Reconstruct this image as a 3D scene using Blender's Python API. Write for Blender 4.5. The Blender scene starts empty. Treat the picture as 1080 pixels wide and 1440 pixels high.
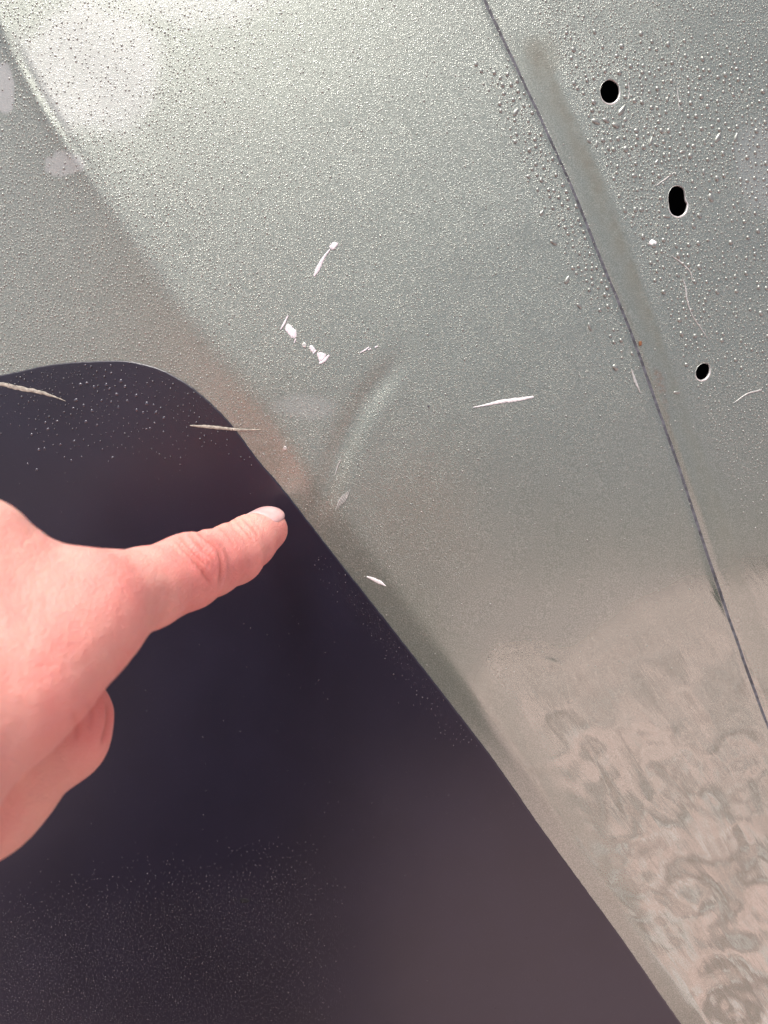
import bpy, math, random
import numpy as np
from mathutils import Vector, Matrix, noise as mnoise

R = math.radians
random.seed(7)
rng = np.random.default_rng(7)
scene = bpy.context.scene
col = scene.collection

# ------------------------------------------------------------------ camera, sky, sun, exposure
FOC = 1040.0                                    # focal length in pixels of the 1080x1440 frame
PITCH, YAW = R(-18.0), R(5.0)
ALPHA = R(12.0)                                 # the body panel leans back by this much
ORIGIN = np.array([0.0, 0.0, 0.80])             # point of the panel at the middle of the frame
DIST = 0.22
fwd = np.array([math.sin(YAW) * math.cos(PITCH), math.cos(YAW) * math.cos(PITCH), math.sin(PITCH)])
rgt = np.cross(fwd, [0, 0, 1.0]); rgt /= np.linalg.norm(rgt)
upv = np.cross(rgt, fwd)
CAM = ORIGIN - fwd * DIST

cd = bpy.data.cameras.new('camera')
cam = bpy.data.objects.new('camera', cd)
col.objects.link(cam)
cam.matrix_world = Matrix(((rgt[0], upv[0], -fwd[0], CAM[0]), (rgt[1], upv[1], -fwd[1], CAM[1]),
                           (rgt[2], upv[2], -fwd[2], CAM[2]), (0, 0, 0, 1)))
cd.sensor_fit = 'VERTICAL'; cd.sensor_height = 24.0; cd.lens = 24.0 * FOC / 1440.0
cd.clip_start = 0.01; cd.clip_end = 5000
cd.dof.use_dof = True; cd.dof.focus_distance = 0.222; cd.dof.aperture_fstop = 11.0
scene.camera = cam

SUN_EL, SUN_AZ = R(71.0), R(222.0)              # azimuth from +Y, clockwise: behind the camera, on its left
world = bpy.data.worlds.new('World'); scene.world = world
world.use_nodes = True
wn = world.node_tree
sky = wn.nodes.new('ShaderNodeTexSky'); sky.sky_type = 'NISHITA'; sky.sun_disc = False
sky.sun_elevation = SUN_EL; sky.sun_rotation = SUN_AZ
sky.dust_density = 7.0; sky.ozone_density = 1.0; sky.air_density = 0.45
bg = wn.nodes['Background']; wn.links.new(sky.outputs[0], bg.inputs[0]); bg.inputs[1].default_value = 0.13
sl = bpy.data.lights.new('sun', 'SUN'); sl.energy = 2.0; sl.angle = R(24); sl.color = (1.0, 0.975, 0.945)
sun = bpy.data.objects.new('sun', sl); col.objects.link(sun)
sdir = Vector((math.sin(SUN_AZ) * math.cos(SUN_EL), math.cos(SUN_AZ) * math.cos(SUN_EL), math.sin(SUN_EL)))
sun.rotation_euler = sdir.to_track_quat('Z', 'Y').to_euler(); sun.location = (0, 0, 5)
scene.view_settings.view_transform = 'Standard'; scene.view_settings.look = 'None'
scene.view_settings.gamma = 1.0; scene.view_settings.exposure = 0.45
scene.cycles.caustics_refractive = True
scene.cycles.caustics_reflective = True
scene.cycles.blur_glossy = 0.3
scene.cycles.sample_clamp_indirect = 6.0

# ------------------------------------------------------------------ frames of reference
PX = np.array([1.0, 0, 0])
PN = np.array([0, -math.cos(ALPHA), math.sin(ALPHA)])     # outward normal of the panel
PY = np.cross(PN, PX)
MPP = DIST / FOC                                          # metres per photo pixel on the panel

def ray(px, py):
    px = np.asarray(px, float); py = np.asarray(py, float)
    return fwd + ((px - 540) / FOC)[..., None] * rgt + ((720 - py) / FOC)[..., None] * upv

def px_to_local(px, py):
    d = ray(px, py)
    t = ((ORIGIN - CAM) @ PN) / (d @ PN)
    p = CAM + d * t[..., None] - ORIGIN
    return p @ PX, p @ PY

def world_to_px(p):
    q = p - CAM
    z = np.maximum(q @ fwd, 0.02)
    return 540 + FOC * (q @ rgt) / z, 720 - FOC * (q @ upv) / z

def local_to_px(x, y):
    return world_to_px(ORIGIN + x[..., None] * PX + y[..., None] * PY)

def local_world(x, y, z):
    return ORIGIN + x[..., None] * PX + y[..., None] * PY + z[..., None] * PN

def at_depth(px, py, d):                                  # d metres along the view axis
    return CAM + ray(px, py) * d

def sstep(a, b, x):
    t = np.clip((x - a) / (b - a), 0, 1)
    return t * t * (3 - 2 * t)

def gauss(x, s):
    return np.exp(-0.5 * (x / s) ** 2)

def poly_dist(px, py, pts):
    """signed distance (positive to the right of the walking direction, y down) and position 0..1 along"""
    pts = np.asarray(pts, float)
    best = np.full(px.shape, 1e18); sd = np.zeros(px.shape); along = np.zeros(px.shape)
    seg = np.linalg.norm(np.diff(pts, axis=0), axis=1); cum = np.concatenate([[0], np.cumsum(seg)])
    for i in range(len(pts) - 1):
        a, b = pts[i], pts[i + 1]; d = b - a
        t = np.clip(((px - a[0]) * d[0] + (py - a[1]) * d[1]) / (d @ d), 0, 1)
        qx = px - a[0] - t * d[0]; qy = py - a[1] - t * d[1]
        r2 = qx * qx + qy * qy
        m = r2 < best
        sg = np.sign(d[1] * (px - a[0]) - d[0] * (py - a[1]))
        best = np.where(m, r2, best); sd = np.where(m, sg * np.sqrt(r2), sd)
        along = np.where(m, (cum[i] + t * seg[i]) / cum[-1], along)
    return sd, along

def smooth_line(pts, n=200):
    pts = np.asarray(pts, float)
    d = np.concatenate([[0], np.cumsum(np.linalg.norm(np.diff(pts, axis=0), axis=1))])
    p = np.vstack([2 * pts[0] - pts[1], pts, 2 * pts[-1] - pts[-2]])
    out = []
    for t in np.linspace(0, d[-1], n):
        i = min(max(np.searchsorted(d, t, side='right') - 1, 0), len(pts) - 2)
        u = (t - d[i]) / (d[i + 1] - d[i])
        a, b, c, e = p[i], p[i + 1], p[i + 2], p[i + 3]
        out.append(0.5 * ((2 * b) + (c - a) * u + (2 * a - 5 * b + 4 * c - e) * u * u + (-a + 3 * b - 3 * c + e) * u ** 3))
    return np.array(out)

_perm = rng.permutation(4096); _grad = rng.normal(size=(4096, 2)); _grad /= np.linalg.norm(_grad, axis=1)[:, None]
def pnoise(x, y, seed=0):
    xi = np.floor(x).astype(int); yi = np.floor(y).astype(int); xf = x - xi; yf = y - yi
    def g(ix, iy, dx, dy):
        h = _perm[(_perm[(ix + seed * 131) & 4095] + iy * 7 + seed) & 4095]
        return _grad[h, 0] * dx + _grad[h, 1] * dy
    u = xf ** 3 * (xf * (xf * 6 - 15) + 10); v = yf ** 3 * (yf * (yf * 6 - 15) + 10)
    a = g(xi, yi, xf, yf); b = g(xi + 1, yi, xf - 1, yf); c = g(xi, yi + 1, xf, yf - 1); d = g(xi + 1, yi + 1, xf - 1, yf - 1)
    return (a * (1 - u) + b * u) * (1 - v) + (c * (1 - u) + d * u) * v
def fbm(x, y, o=4, seed=0):
    s = 0; a = 1.0
    for k in range(o):
        s = s + a * pnoise(x, y, seed + k); x = x * 2.03 + 5.1; y = y * 2.03 + 1.7; a *= 0.5
    return s

# ------------------------------------------------------------------ the panel's relief (all lines traced on the panel plane)
CREASE = smooth_line([(-260, -420), (-110, -180), (-20, -10), (25, 85), (75, 170), (130, 250), (215, 380), (300, 492), (385, 602), (470, 715),
                      (562, 838), (650, 955), (738, 1080), (830, 1215), (930, 1360), (1010, 1475), (1200, 1750)], 60)
FOLD = smooth_line([(560, -330), (620, -170), (690, 0), (725, 76), (760, 152), (803, 247), (852, 370), (890, 462), (915, 532), (940, 600),
                    (963, 665), (990, 745), (1015, 825), (1045, 900), (1075, 985), (1112, 1080), (1200, 1340), (1300, 1640)], 60)
DENT = smooth_line([(590, 488), (560, 525), (523, 575), (494, 630), (474, 690), (466, 745)], 20)
RIDGE2 = smooth_line([(400, 520), (380, 575), (400, 650), (440, 720)], 12)

def height(px, py):
    s, al = poly_dist(px, py, CREASE)
    w = 2.5 + 4 * sstep(150, 450, py) - 3 * sstep(700, 1000, py)
    z = -np.tan(R(11.0)) * 420 * (1 - np.exp(-w * np.logaddexp(0, -s / w) / 420))
    z += -np.tan(R(7.5)) * 110 * (1 - np.exp(-w * np.logaddexp(0, -s / w) / 110))
    z += -1.7 * gauss(s - 3, 4.5) * sstep(20, 90, py) * (1 - sstep(120, 330, py))
    z += 1.5 * gauss(s + 7, 6) * (1 - sstep(80, 360, py))
    z += -1.2 * gauss(s - 60, 42) * (1 - sstep(100, 260, py))
    f, _ = poly_dist(px, py, FOLD)
    z += -0.008 * 4 * np.logaddexp(0, np.clip(f / 4, -30, 400))
    z += -2.2 * gauss(f, 3.8) * (1 - 0.5 * sstep(700, 950, py))
    z += 0.35 * gauss(f - 9, 5)
    d, ad = poly_dist(px, py, DENT)
    end = sstep(0.02, 0.3, ad) * (1 - sstep(0.8, 0.99, ad))
    z += end * (-2.7 * gauss(d + 12, 13) + 0.55 * gauss(d - 9, 10))
    z += -1.2 * np.exp(-0.5 * (((px - 430) / 50) ** 2 + ((py - 610) / 60) ** 2))
    z += -1.4 * np.exp(-0.5 * (((px - 575) / 40) ** 2 + ((py - 790) / 70) ** 2))
    z += 0.8 * np.exp(-0.5 * (((px - 640) / 60) ** 2 + ((py - 700) / 80) ** 2))
    # slow unevenness of the pressed sheet, stronger towards the lower right
    lr = sstep(820, 1180, py + 0.25 * (px - 700)) * sstep(-25, 10, s)
    z += 1.2 * fbm(px / 260.0, py / 260.0, 2, 3)
    u = (px * 0.58 + py * 0.81); v = (px * 0.81 - py * 0.58)
    wx = 30 * pnoise(px / 120, py / 120, 41); wy = 30 * pnoise(px / 110, py / 110, 43)
    z += lr * 3.6 * pnoise((u + wx) / 150.0, (v + wy) / 70.0, 17)
    z += lr * 0.75 * pnoise((px + wx) / 44.0, (py + wy) / 40.0, 19)
    z += lr * 0.3 * pnoise((u + wx) / 60.0, (v + wy) / 13.0, 23) * sstep(900, 1150, py)
    for cx, cy, lam, ex, a in ((1045, 1445, 7.5, 60, 0.30), (985, 1290, 13.0, 75, 0.30), (880, 1240, 9.0, 55, 0.16), (1000, 1130, 16.0, 90, 0.30)):
        q = np.hypot((px - cx) + wx * 0.5, ((py - cy) + wy * 0.5) * 1.15)
        z += a * np.cos(q / lam) * np.exp(-0.5 * (q / ex) ** 2) * sstep(0, 30, s)
    # small tool marks
    for cx, cy, rx, ry, a in ((455, 838, 10, 14, 0.5), (512, 880, 16, 5, -0.5), (780, 935, 14, 7, 0.5), (752, 1075, 9, 14, 0.6), (334, 1316, 7, 4, -1.0)):
        z += a * np.exp(-0.5 * (((px - cx) / rx) ** 2 + ((py - cy) / ry) ** 2))
    for k, (line, a) in enumerate((([(745, 905), (765, 928), (792, 938), (800, 965), (803, 985)], 0.32), ([(735, 1035), (743, 1055), (746, 1075), (762, 1092)], 0.32),
                    ([(470, 790), (476, 815), (480, 850), (500, 880), (520, 886)], -0.3))):
        q, _ = poly_dist(px, py, line)
        z += a * gauss(q, 3.0)
    q = np.hypot(px - 996, py - 521)
    z += -0.15 * gauss(q - 27, 1.8) - 0.05 * gauss(q - 33, 1.5)
    # whole-body curvature
    xl = (px - 540); yl = (py - 720)
    z = z * MPP
    return z

def body_curve(x, y):
    return -(x * x) / (2 * 1.9) - (y * y) / (2 * 3.5)

def relief(x, y):
    px, py = local_to_px(x, y)
    m = np.maximum(np.abs(x), np.abs(y))
    return height(np.clip(px, -1400, 2200), np.clip(py, -1200, 2500)) * (1 - sstep(0.36, 0.46, m))

def surf(px, py, off=0.0):
    """world points of the panel surface seen at these photo pixels, lifted by off metres"""
    px = np.asarray(px, float); py = np.asarray(py, float)
    x, y = px_to_local(px, py)
    return local_world(x, y, height(px, py) + body_curve(x, y) + off)

# ------------------------------------------------------------------ mesh helpers
def mesh_obj(name, verts, faces, mat, parent=None, smooth=True, attrs=None):
    me = bpy.data.meshes.new(name)
    verts = np.asarray(verts, np.float32)
    if isinstance(faces, np.ndarray):
        nf, k = faces.shape
        me.vertices.add(len(verts)); me.vertices.foreach_set('co', verts.ravel())
        me.loops.add(nf * k); me.loops.foreach_set('vertex_index', faces.astype(np.int32).ravel())
        me.polygons.add(nf); me.polygons.foreach_set('loop_start', np.arange(0, nf * k, k, dtype=np.int32))
        me.update(calc_edges=True); me.validate()
    else:
        me.from_pydata([tuple(map(float, v)) for v in verts], [], [tuple(map(int, f)) for f in faces]); me.update()
    if smooth:
        me.polygons.foreach_set('use_smooth', np.ones(len(me.polygons), bool))
    for k, v in (attrs or {}).items():
        a = me.attributes.new(k, 'FLOAT', 'POINT'); a.data.foreach_set('value', np.asarray(v, np.float32).ravel())
    if mat: me.materials.append(mat)
    o = bpy.data.objects.new(name, me); col.objects.link(o)
    if parent: o.parent = parent
    return o

def tag(o, label=None, cat=None, group=None, kind=None):
    for k, v in (('label', label), ('category', cat), ('group', group), ('kind', kind)):
        if v: o[k] = v
    return o

# ------------------------------------------------------------------ material helpers
class NT:
    def __init__(self, name):
        self.m = bpy.data.materials.new(name); self.m.use_nodes = True
        self.t = self.m.node_tree; self.b = self.t.nodes['Principled BSDF']; self.out = self.t.nodes['Material Output']
        self.co = self.t.nodes.new('ShaderNodeTexCoord').outputs['Object']
    def n(self, typ, **kw):
        nd = self.t.nodes.new('ShaderNode' + typ)
        for k, v in kw.items(): setattr(nd, k, v)
        return nd
    def l(self, a, b): self.t.links.new(a, b)
    def noise(self, scale, detail=3, rough=0.55, vec=None, dist=0.0):
        n = self.n('TexNoise'); n.inputs['Scale'].default_value = scale; n.inputs['Detail'].default_value = detail
        n.inputs['Roughness'].default_value = rough; n.inputs['Distortion'].default_value = dist
        self.l(vec or self.co, n.inputs['Vector']); return n.outputs['Fac']
    def voro(self, scale, feature='F1', vec=None, rnd=1.0):
        n = self.n('TexVoronoi', feature=feature); n.inputs['Scale'].default_value = scale; n.inputs['Randomness'].default_value = rnd
        self.l(vec or self.co, n.inputs['Vector']); return n
    def attr(self, name): return self.n('Attribute', attribute_name=name).outputs['Fac']
    def ramp(self, fac, a, b, ca=0.0, cb=1.0):
        r = self.n('MapRange'); r.clamp = True; r.interpolation_type = 'SMOOTHSTEP'
        self.l(fac, r.inputs['Value'])
        for i, v in zip(('From Min', 'From Max', 'To Min', 'To Max'), (a, b, ca, cb)): r.inputs[i].default_value = v
        return r.outputs[0]
    def math(self, op, a, b=None, c=None):
        m = self.n('Math', operation=op)
        for i, v in enumerate((a, b, c)):
            if v is None: continue
            if isinstance(v, (int, float)): m.inputs[i].default_value = v
            else: self.l(v, m.inputs[i])
        return m.outputs[0]
    def mix(self, fac, a, b):
        m = self.n('Mix', data_type='RGBA')
        for sock, v in ((m.inputs[0], fac), (m.inputs[6], a), (m.inputs[7], b)):
            if isinstance(v, (int, float)): sock.default_value = v
            elif isinstance(v, tuple): sock.default_value = (*v, 1)
            else: self.l(v, sock)
        return m.outputs[2]
    def bump(self, h, dist, strength=1.0, nrm=None):
        b = self.n('Bump'); b.inputs['Distance'].default_value = dist; b.inputs['Strength'].default_value = 1.0
        if isinstance(strength, (int, float)): b.inputs['Strength'].default_value = strength
        else: self.l(strength, b.inputs['Strength'])
        self.l(h, b.inputs['Height'])
        if nrm: self.l(nrm, b.inputs['Normal'])
        return b.outputs[0]
    def set(self, **kw):
        for k, v in kw.items():
            s = self.b.inputs[k.replace('_', ' ')]
            if isinstance(v, (int, float)): s.default_value = v
            elif isinstance(v, tuple): s.default_value = (*v, 1) if len(s.default_value) == 4 else v
            else: self.l(v, s)
        return self.m

def dew_height(T, scale):
    """rounded beads standing on their own, of uneven size"""
    v = T.voro(scale)
    rad = T.n('SeparateColor'); T.l(v.outputs['Color'], rad.inputs[0])
    r = T.math('MULTIPLY_ADD', rad.outputs[0], 0.32, 0.12)
    h = T.math('SUBTRACT', 1.0, T.math('DIVIDE', v.outputs['Distance'], r))
    return T.math('SQRT', T.math('MAXIMUM', h, 0.0))

def paint_material():
    T = NT('silver_green_paint')
    dew = T.attr('dew'); film_glare = T.attr('film_glare'); dirt = T.attr('dirt'); rust = T.attr('rust')
    g1 = T.noise(3200, 1, 0.5); g2 = T.noise(60, 4, 0.6); g3 = T.noise(9, 3)
    base = T.mix(T.ramp(g3, 0.3, 0.7), (0.208, 0.246, 0.203), (0.232, 0.27, 0.226))
    base = T.mix(T.math('MULTIPLY', T.ramp(g1, 0.35, 0.7), 0.6), base, (0.45, 0.495, 0.435))
    # dust and glue left where the trim strip was
    dn = T.noise(420, 4, 0.7)
    base = T.mix(T.math('MULTIPLY', dirt, T.ramp(dn, 0.2, 0.75, 0.45, 0.95)), base, (0.152, 0.148, 0.112))
    base = T.mix(T.math('MULTIPLY', rust, T.ramp(T.noise(700, 4, 0.7), 0.3, 0.65)), base, (0.30, 0.15, 0.07))
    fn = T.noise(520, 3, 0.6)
    fl = T.math('MULTIPLY', film_glare, T.ramp(fn, 0.28, 0.5, 0.72, 1.0))
    base = T.mix(fl, base, (0.70, 0.71, 0.71))  # pale residue together with sky glare painted into the base colour
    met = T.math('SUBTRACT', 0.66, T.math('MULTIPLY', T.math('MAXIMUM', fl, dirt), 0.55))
    d1 = dew_height(T, 1700); d2 = dew_height(T, 2900)
    hh = T.math('MAXIMUM', d1, T.math('MULTIPLY', d2, 0.5))
    n0 = T.bump(T.noise(2400, 2, 0.8), 0.00006, T.math('MULTIPLY_ADD', T.attr('wet'), 0.32, 0.04))
    vr = T.n('VectorRotate', rotation_type='Z_AXIS'); T.l(T.co, vr.inputs['Vector']); vr.inputs['Angle'].default_value = R(56)
    mp = T.n('Mapping'); T.l(vr.outputs[0], mp.inputs['Vector']); mp.inputs['Scale'].default_value = (1.0, 9.0, 1.0)
    streak = T.noise(34, 4, 0.6, vec=mp.outputs[0], dist=0.5)
    n0 = T.bump(streak, 0.00012, T.math('MULTIPLY_ADD', T.attr('wet'), -0.5, 0.5), n0)
    nb = T.bump(hh, 0.00022, T.math('MULTIPLY', dew, 0.5), n0)
    nb2 = T.bump(T.noise(1500, 3, 0.7), 0.00012, T.math('MULTIPLY', dirt, 0.7), nb)
    rough = T.math('MULTIPLY_ADD', T.attr('wet'), 0.34, 0.08)
    T.set(Base_Color=base, Metallic=met, Roughness=rough, Normal=nb2,
          Coat_Weight=T.math('SUBTRACT', 1.0, T.math('MULTIPLY', T.math('MAXIMUM', dirt, fl), 0.7)),
          Coat_Roughness=T.math('MULTIPLY_ADD', dew, 0.22, 0.045), Coat_Normal=nb2, Coat_IOR=1.95)
    return T.m

def decal_material():
    T = NT('dark_film')
    dew = T.attr('dew')
    base = T.mix(T.ramp(T.noise(40, 3), 0.3, 0.7), (0.0088, 0.008, 0.020), (0.0115, 0.0105, 0.025))
    sp = T.ramp(T.noise(2600, 1), 0.66, 0.8)
    base = T.mix(T.math('MULTIPLY', sp, 0.25), base, (0.12, 0.11, 0.13))
    d1 = dew_height(T, 1500)
    n0 = T.bump(T.noise(1800, 2), 0.00003, 0.5)
    nb = T.bump(d1, 0.0002, T.math('MULTIPLY', dew, 0.9), n0)
    T.set(Base_Color=base, Roughness=T.math('MULTIPLY_ADD', dew, 0.08, 0.36), Normal=nb, Specular_IOR_Level=0.6,
          Coat_Weight=0.3, Coat_Roughness=0.3, Coat_IOR=1.6)
    return T.m

def simple_mat(name, c, rough=0.5, metal=0.0, var=0.15, scale=300, bump=0.0):
    T = NT(name)
    n = T.noise(scale, 4, 0.6)
    T.set(Base_Color=T.mix(T.ramp(n, 0.3, 0.7), tuple(x * (1 - var) for x in c), tuple(min(1, x * (1 + var)) for x in c)),
          Roughness=rough, Metallic=metal)
    if bump: T.set(Normal=T.bump(n, bump, 0.6))
    return T.m

M_PAINT = paint_material(); M_DECAL = decal_material()
M_CHIP = simple_mat('bare_primer', (0.80, 0.78, 0.82), 0.75, 0, 0.12, 900, 0.00005)
M_CHIPW = simple_mat('white_primer', (0.86, 0.86, 0.86), 0.7, 0, 0.08, 900, 0.00005)
M_CREAM = simple_mat('scraped_film', (0.40, 0.38, 0.32), 0.7, 0, 0.35, 900, 0.00005)
M_FAINT = simple_mat('paint_scuff', (0.62, 0.63, 0.60), 0.4, 0.4, 0.15, 1200)
M_SEAM = simple_mat('seam_grime', (0.09, 0.095, 0.11), 0.6, 0, 0.5, 500)
M_RIM = simple_mat('cut_metal', (0.82, 0.83, 0.80), 0.35, 0.5, 0.1, 900)
M_INNER = simple_mat('inner_steel', (0.02, 0.021, 0.024), 0.8, 0, 0.3, 60)
M_SPECK = simple_mat('rust_speck', (0.20, 0.09, 0.04), 0.8, 0, 0.3, 900)

# ------------------------------------------------------------------ car panel
HOLES = [
    [(864, 103), (874, 108), (878, 118.5), (876.6, 128), (870.6, 136), (863, 138.5), (856, 136), (851, 128), (850, 118.5), (855, 108)],
    [(962, 255), (969, 258), (971.7, 266.6), (972, 272.6), (973, 278), (975.3, 280), (974.8, 286), (970.5, 295.5), (961, 300), (952.4, 296.7), (948, 282),
     (947, 272.6), (950, 261.8), (955, 256.5)],
    [(999, 509.3), (1004.6, 511), (1005.9, 518.4), (1003.6, 526.6), (998.5, 532), (992.4, 533.7), (986.7, 530.7), (984.9, 524.5), (986.7, 517.4), (992.4, 511.3)],
]
def blob(px, py, cx, cy, rx, ry, ang=0.0, wob=0.25, seed=0, soft=0.12):
    a = R(ang); dx = px - cx; dy = py - cy
    u = (dx * math.cos(a) + dy * math.sin(a)) / rx; v = (-dx * math.sin(a) + dy * math.cos(a)) / ry
    r = np.hypot(u, v) + wob * fbm(px / (0.8 * min(rx, ry) + 6), py / (0.8 * min(rx, ry) + 6), 3, seed)
    return 1 - sstep(1 - soft, 1 + soft, r)

BAND = [(735, 10), (765, 55), (795, 110), (822, 180), (850, 250), (872, 315), (890, 370), (905, 420), (935, 560), (972, 650), (1003, 730), (1030, 800), (1060, 880), (1100, 990)]
def masks(px, py):
    f, _ = poly_dist(px, py, FOLD)
    s, _ = poly_dist(px, py, CREASE)
    bw = 45 - 6 * sstep(300, 480, py) + 4 * sstep(600, 800, py)           # width of the strip once covered by trim
    band = sstep(2, 6, f) * (1 - sstep(bw - 5, bw + 5, f + 3 * pnoise(px / 20, py / 20, 9))) * sstep(10, 150, py)
    clear = sstep(600, 900, py + 0.12 * (px - 500) + 40 * pnoise(px / 90, py / 90, 5))
    edge = gauss(s - 60, 70) * sstep(560, 700, py) * (1 - sstep(880, 960, py))
    dew = np.clip(1 - clear + 0.9 * edge, 0, 1) * (0.9 + 0.22 * fbm(px / 45, py / 45, 3, 11))
    dew = np.clip(dew, 0, 1) * (1 - 0.85 * band * (1 - sstep(380, 470, py) * 0.3))
    dirt = band * (0.35 + 0.65 * sstep(12, 36, f)) * (0.6 + 0.5 * fbm(px / 25, py / 40, 3, 21)) * (1 - 0.55 * sstep(420, 640, py))
    dirt += 0.5 * blob(px, py, 768, 70, 24, 30, 0, 0.5, 31, 0.5)
    dirt += 0.30 * gauss(s - 18, 14) * sstep(780, 860, py) * (1 - sstep(1000, 1400, py))
    rust = 0.45 * blob(px, py, 932, 535, 6, 16, -15, 0.5, 32, 0.5) + 0.8 * blob(px, py, 904, 481, 3, 4, 0, 0.3, 33, 0.4) + 0.25 * blob(px, py, 940, 565, 4, 22, -12, 0.5, 34, 0.6)
    film_glare = 0.30 * blob(px, py, 118, 88, 92, 104, -25, 0.38, 35, 0.32) * sstep(-2, 12, s)  # dew-free water film, its bright sky reflection painted in as whitish colour
    film_glare = np.maximum(film_glare, 0.20 * blob(px, py, 270, -30, 120, 55, 0, 0.3, 36, 0.3))
    film_glare = np.maximum(film_glare, 0.34 * blob(px, py, 80, 222, 27, 17, 8, 0.45, 37, 0.14))
    film_glare = np.maximum(film_glare, 0.40 * blob(px, py, -12, 105, 18, 36, 0, 0.25, 38, 0.08))
    film_glare = np.maximum(film_glare, 0.16 * blob(px, py, 430, 572, 42, 17, 5, 0.3, 39, 0.4))
    film_glare = np.maximum(film_glare, 0.16 * blob(px, py, 1085, 225, 36, 70, -8, 0.3, 40, 0.25))
    return np.clip(dew * (1 - 0.9 * np.clip(film_glare * 1.5, 0, 1)), 0, 1), np.clip(film_glare, 0, 1), np.clip(dirt, 0, 1), np.clip(rust, 0, 1)

ST = 0.0005
x0, x1, y0, y1 = -0.150, 0.150, -0.195, 0.190
def lines(a, b, lo, hi):
    mid = a + ST * np.arange(int(round((b - a) / ST)) + 1)
    out = [mid[0]]; s = ST
    left = []
    while out[0] - s > lo:
        s = min(s * 1.2, 0.012); out.insert(0, out[0] - s)
    if out[0] > lo: out[0] = lo
    l = out[:-1]
    out = [mid[-1]]; s = ST
    while out[-1] + s < hi:
        s = min(s * 1.2, 0.012); out.append(out[-1] + s)
    out[-1] = hi
    return np.concatenate([l, mid, out[1:]])
gx = lines(x0, x1, -0.85, 0.85); gy = lines(y0, y1, -0.60, 0.50)
NX, NY = len(gx), len(gy)
X, Y = np.meshgrid(gx, gy, indexing='ij')
def sheet(x, y, off=0.0):
    px, py = local_to_px(x, y)
    z = relief(x, y) + body_curve(x, y) + off
    rim = np.maximum(0, np.maximum(np.abs(x) - 0.82, np.maximum(y - 0.47, -0.57 - y)))
    z -= rim ** 2 * 20
    return z, px, py
Z, PXg, PYg = sheet(X, Y)
V = np.stack([X, Y, Z], -1).reshape(-1, 3)
idx = np.arange(NX * NY).reshape(NX, NY)
keep = np.ones((NX - 1, NY - 1), bool)
extra_v, extra_f = [], []
nv = NX * NY
HB = 13
rim_data = []
for hp in HOLES:
    hp = np.array(hp, float)
    hx, hy = px_to_local(hp[:, 0], hp[:, 1])
    cx, cy = hx.mean(), hy.mean()
    ci = int(round((cx - x0) / ST)) + int(np.searchsorted(gx, x0 + 1e-9 - ST / 2)); cj = int(np.argmin(abs(gy - cy)))
    ci = int(np.argmin(abs(gx - cx)))
    cx, cy = gx[ci], gy[cj]
    keep[ci - HB:ci + HB, cj - HB:cj + HB] = False
    ring = [(ci - HB + k, cj - HB) for k in range(2 * HB)] + [(ci + HB, cj - HB + k) for k in range(2 * HB)] + \
           [(ci + HB - k, cj + HB) for k in range(2 * HB)] + [(ci - HB, cj + HB - k) for k in range(2 * HB)]
    rid = np.array([idx[a, b] for a, b in ring]); rv = V[rid]
    ang = np.arctan2(rv[:, 1] - cy, rv[:, 0] - cx)
    pa = np.arctan2(hy - cy, hx - cx); pr = np.hypot(hx - cx, hy - cy)
    o = np.argsort(pa); pa, pr = pa[o], pr[o]
    pa3 = np.concatenate([pa - 2 * math.pi, pa, pa + 2 * math.pi]); pr3 = np.tile(pr, 3)
    fine = np.linspace(-math.pi, math.pi, 361)[:-1]
    fr = np.interp(fine, pa3, pr3)
    fr = np.convolve(np.tile(fr, 3), np.ones(13) / 13, 'same')[360:720]
    hr = np.interp(ang, np.concatenate([fine, [math.pi]]), np.concatenate([fr, fr[:1]]))
    rim_data.append((cx, cy, ang, hr))
    prev = rid
    NR = 9
    for k in range(1, NR + 1):
        t = (k / NR) ** 0.8
        ex = cx + np.cos(ang) * hr; ey = cy + np.sin(ang) * hr
        qx = rv[:, 0] * (1 - t) + ex * t; qy = rv[:, 1] * (1 - t) + ey * t
        qz, _, _ = sheet(qx, qy)
        dd = np.hypot(qx - ex, qy - ey)
        qz = qz - 0.00008 * np.exp(-dd / 0.0002)
        extra_v.append(np.stack([qx, qy, qz], -1))
        ids = nv + np.arange(len(ring)); nv += len(ring)
        extra_f.append(np.stack([prev, np.roll(prev, -1), np.roll(ids, -1), ids], -1))
        prev = ids
F = np.stack([idx[:-1, :-1], idx[1:, :-1], idx[1:, 1:], idx[:-1, 1:]], -1)[keep]
V = np.concatenate([V] + extra_v); F = np.concatenate([F] + extra_f)
pxv, pyv = local_to_px(V[:, 0], V[:, 1])
dew, film_glare, dirt, rust = masks(np.clip(pxv, -800, 2000), np.clip(pyv, -800, 2200))
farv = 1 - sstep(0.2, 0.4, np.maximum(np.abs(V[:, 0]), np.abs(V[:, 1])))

panel = bpy.data.objects.new('car_panel', None); col.objects.link(panel)
PM = Matrix(((PX[0], PY[0], PN[0], ORIGIN[0]), (PX[1], PY[1], PN[1], ORIGIN[1]), (PX[2], PY[2], PN[2], ORIGIN[2]), (0, 0, 0, 1)))
panel.matrix_world = PM
tag(panel, 'dented silver green car body panel with three badge holes and a dark decal', 'car panel')
skin_o = mesh_obj('outer_skin', V, F, M_PAINT, panel, attrs={'dew': dew, 'wet': 1 - sstep(-8, 10, poly_dist(pxv, pyv, CREASE)[0]) * sstep(-48, 30, pyv - np.interp(pxv, [400, 560, 640, 700, 790, 870, 930, 1080], [930, 1010, 1015, 915, 922, 880, 835, 800]) + 22 * pnoise(pxv / 60, pyv / 60, 6)), 'film_glare': film_glare * farv, 'dirt': dirt * farv, 'rust': rust * farv})

def to_local(p):
    q = p - ORIGIN
    return np.stack([q @ PX, q @ PY, q @ PN], -1)

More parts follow.
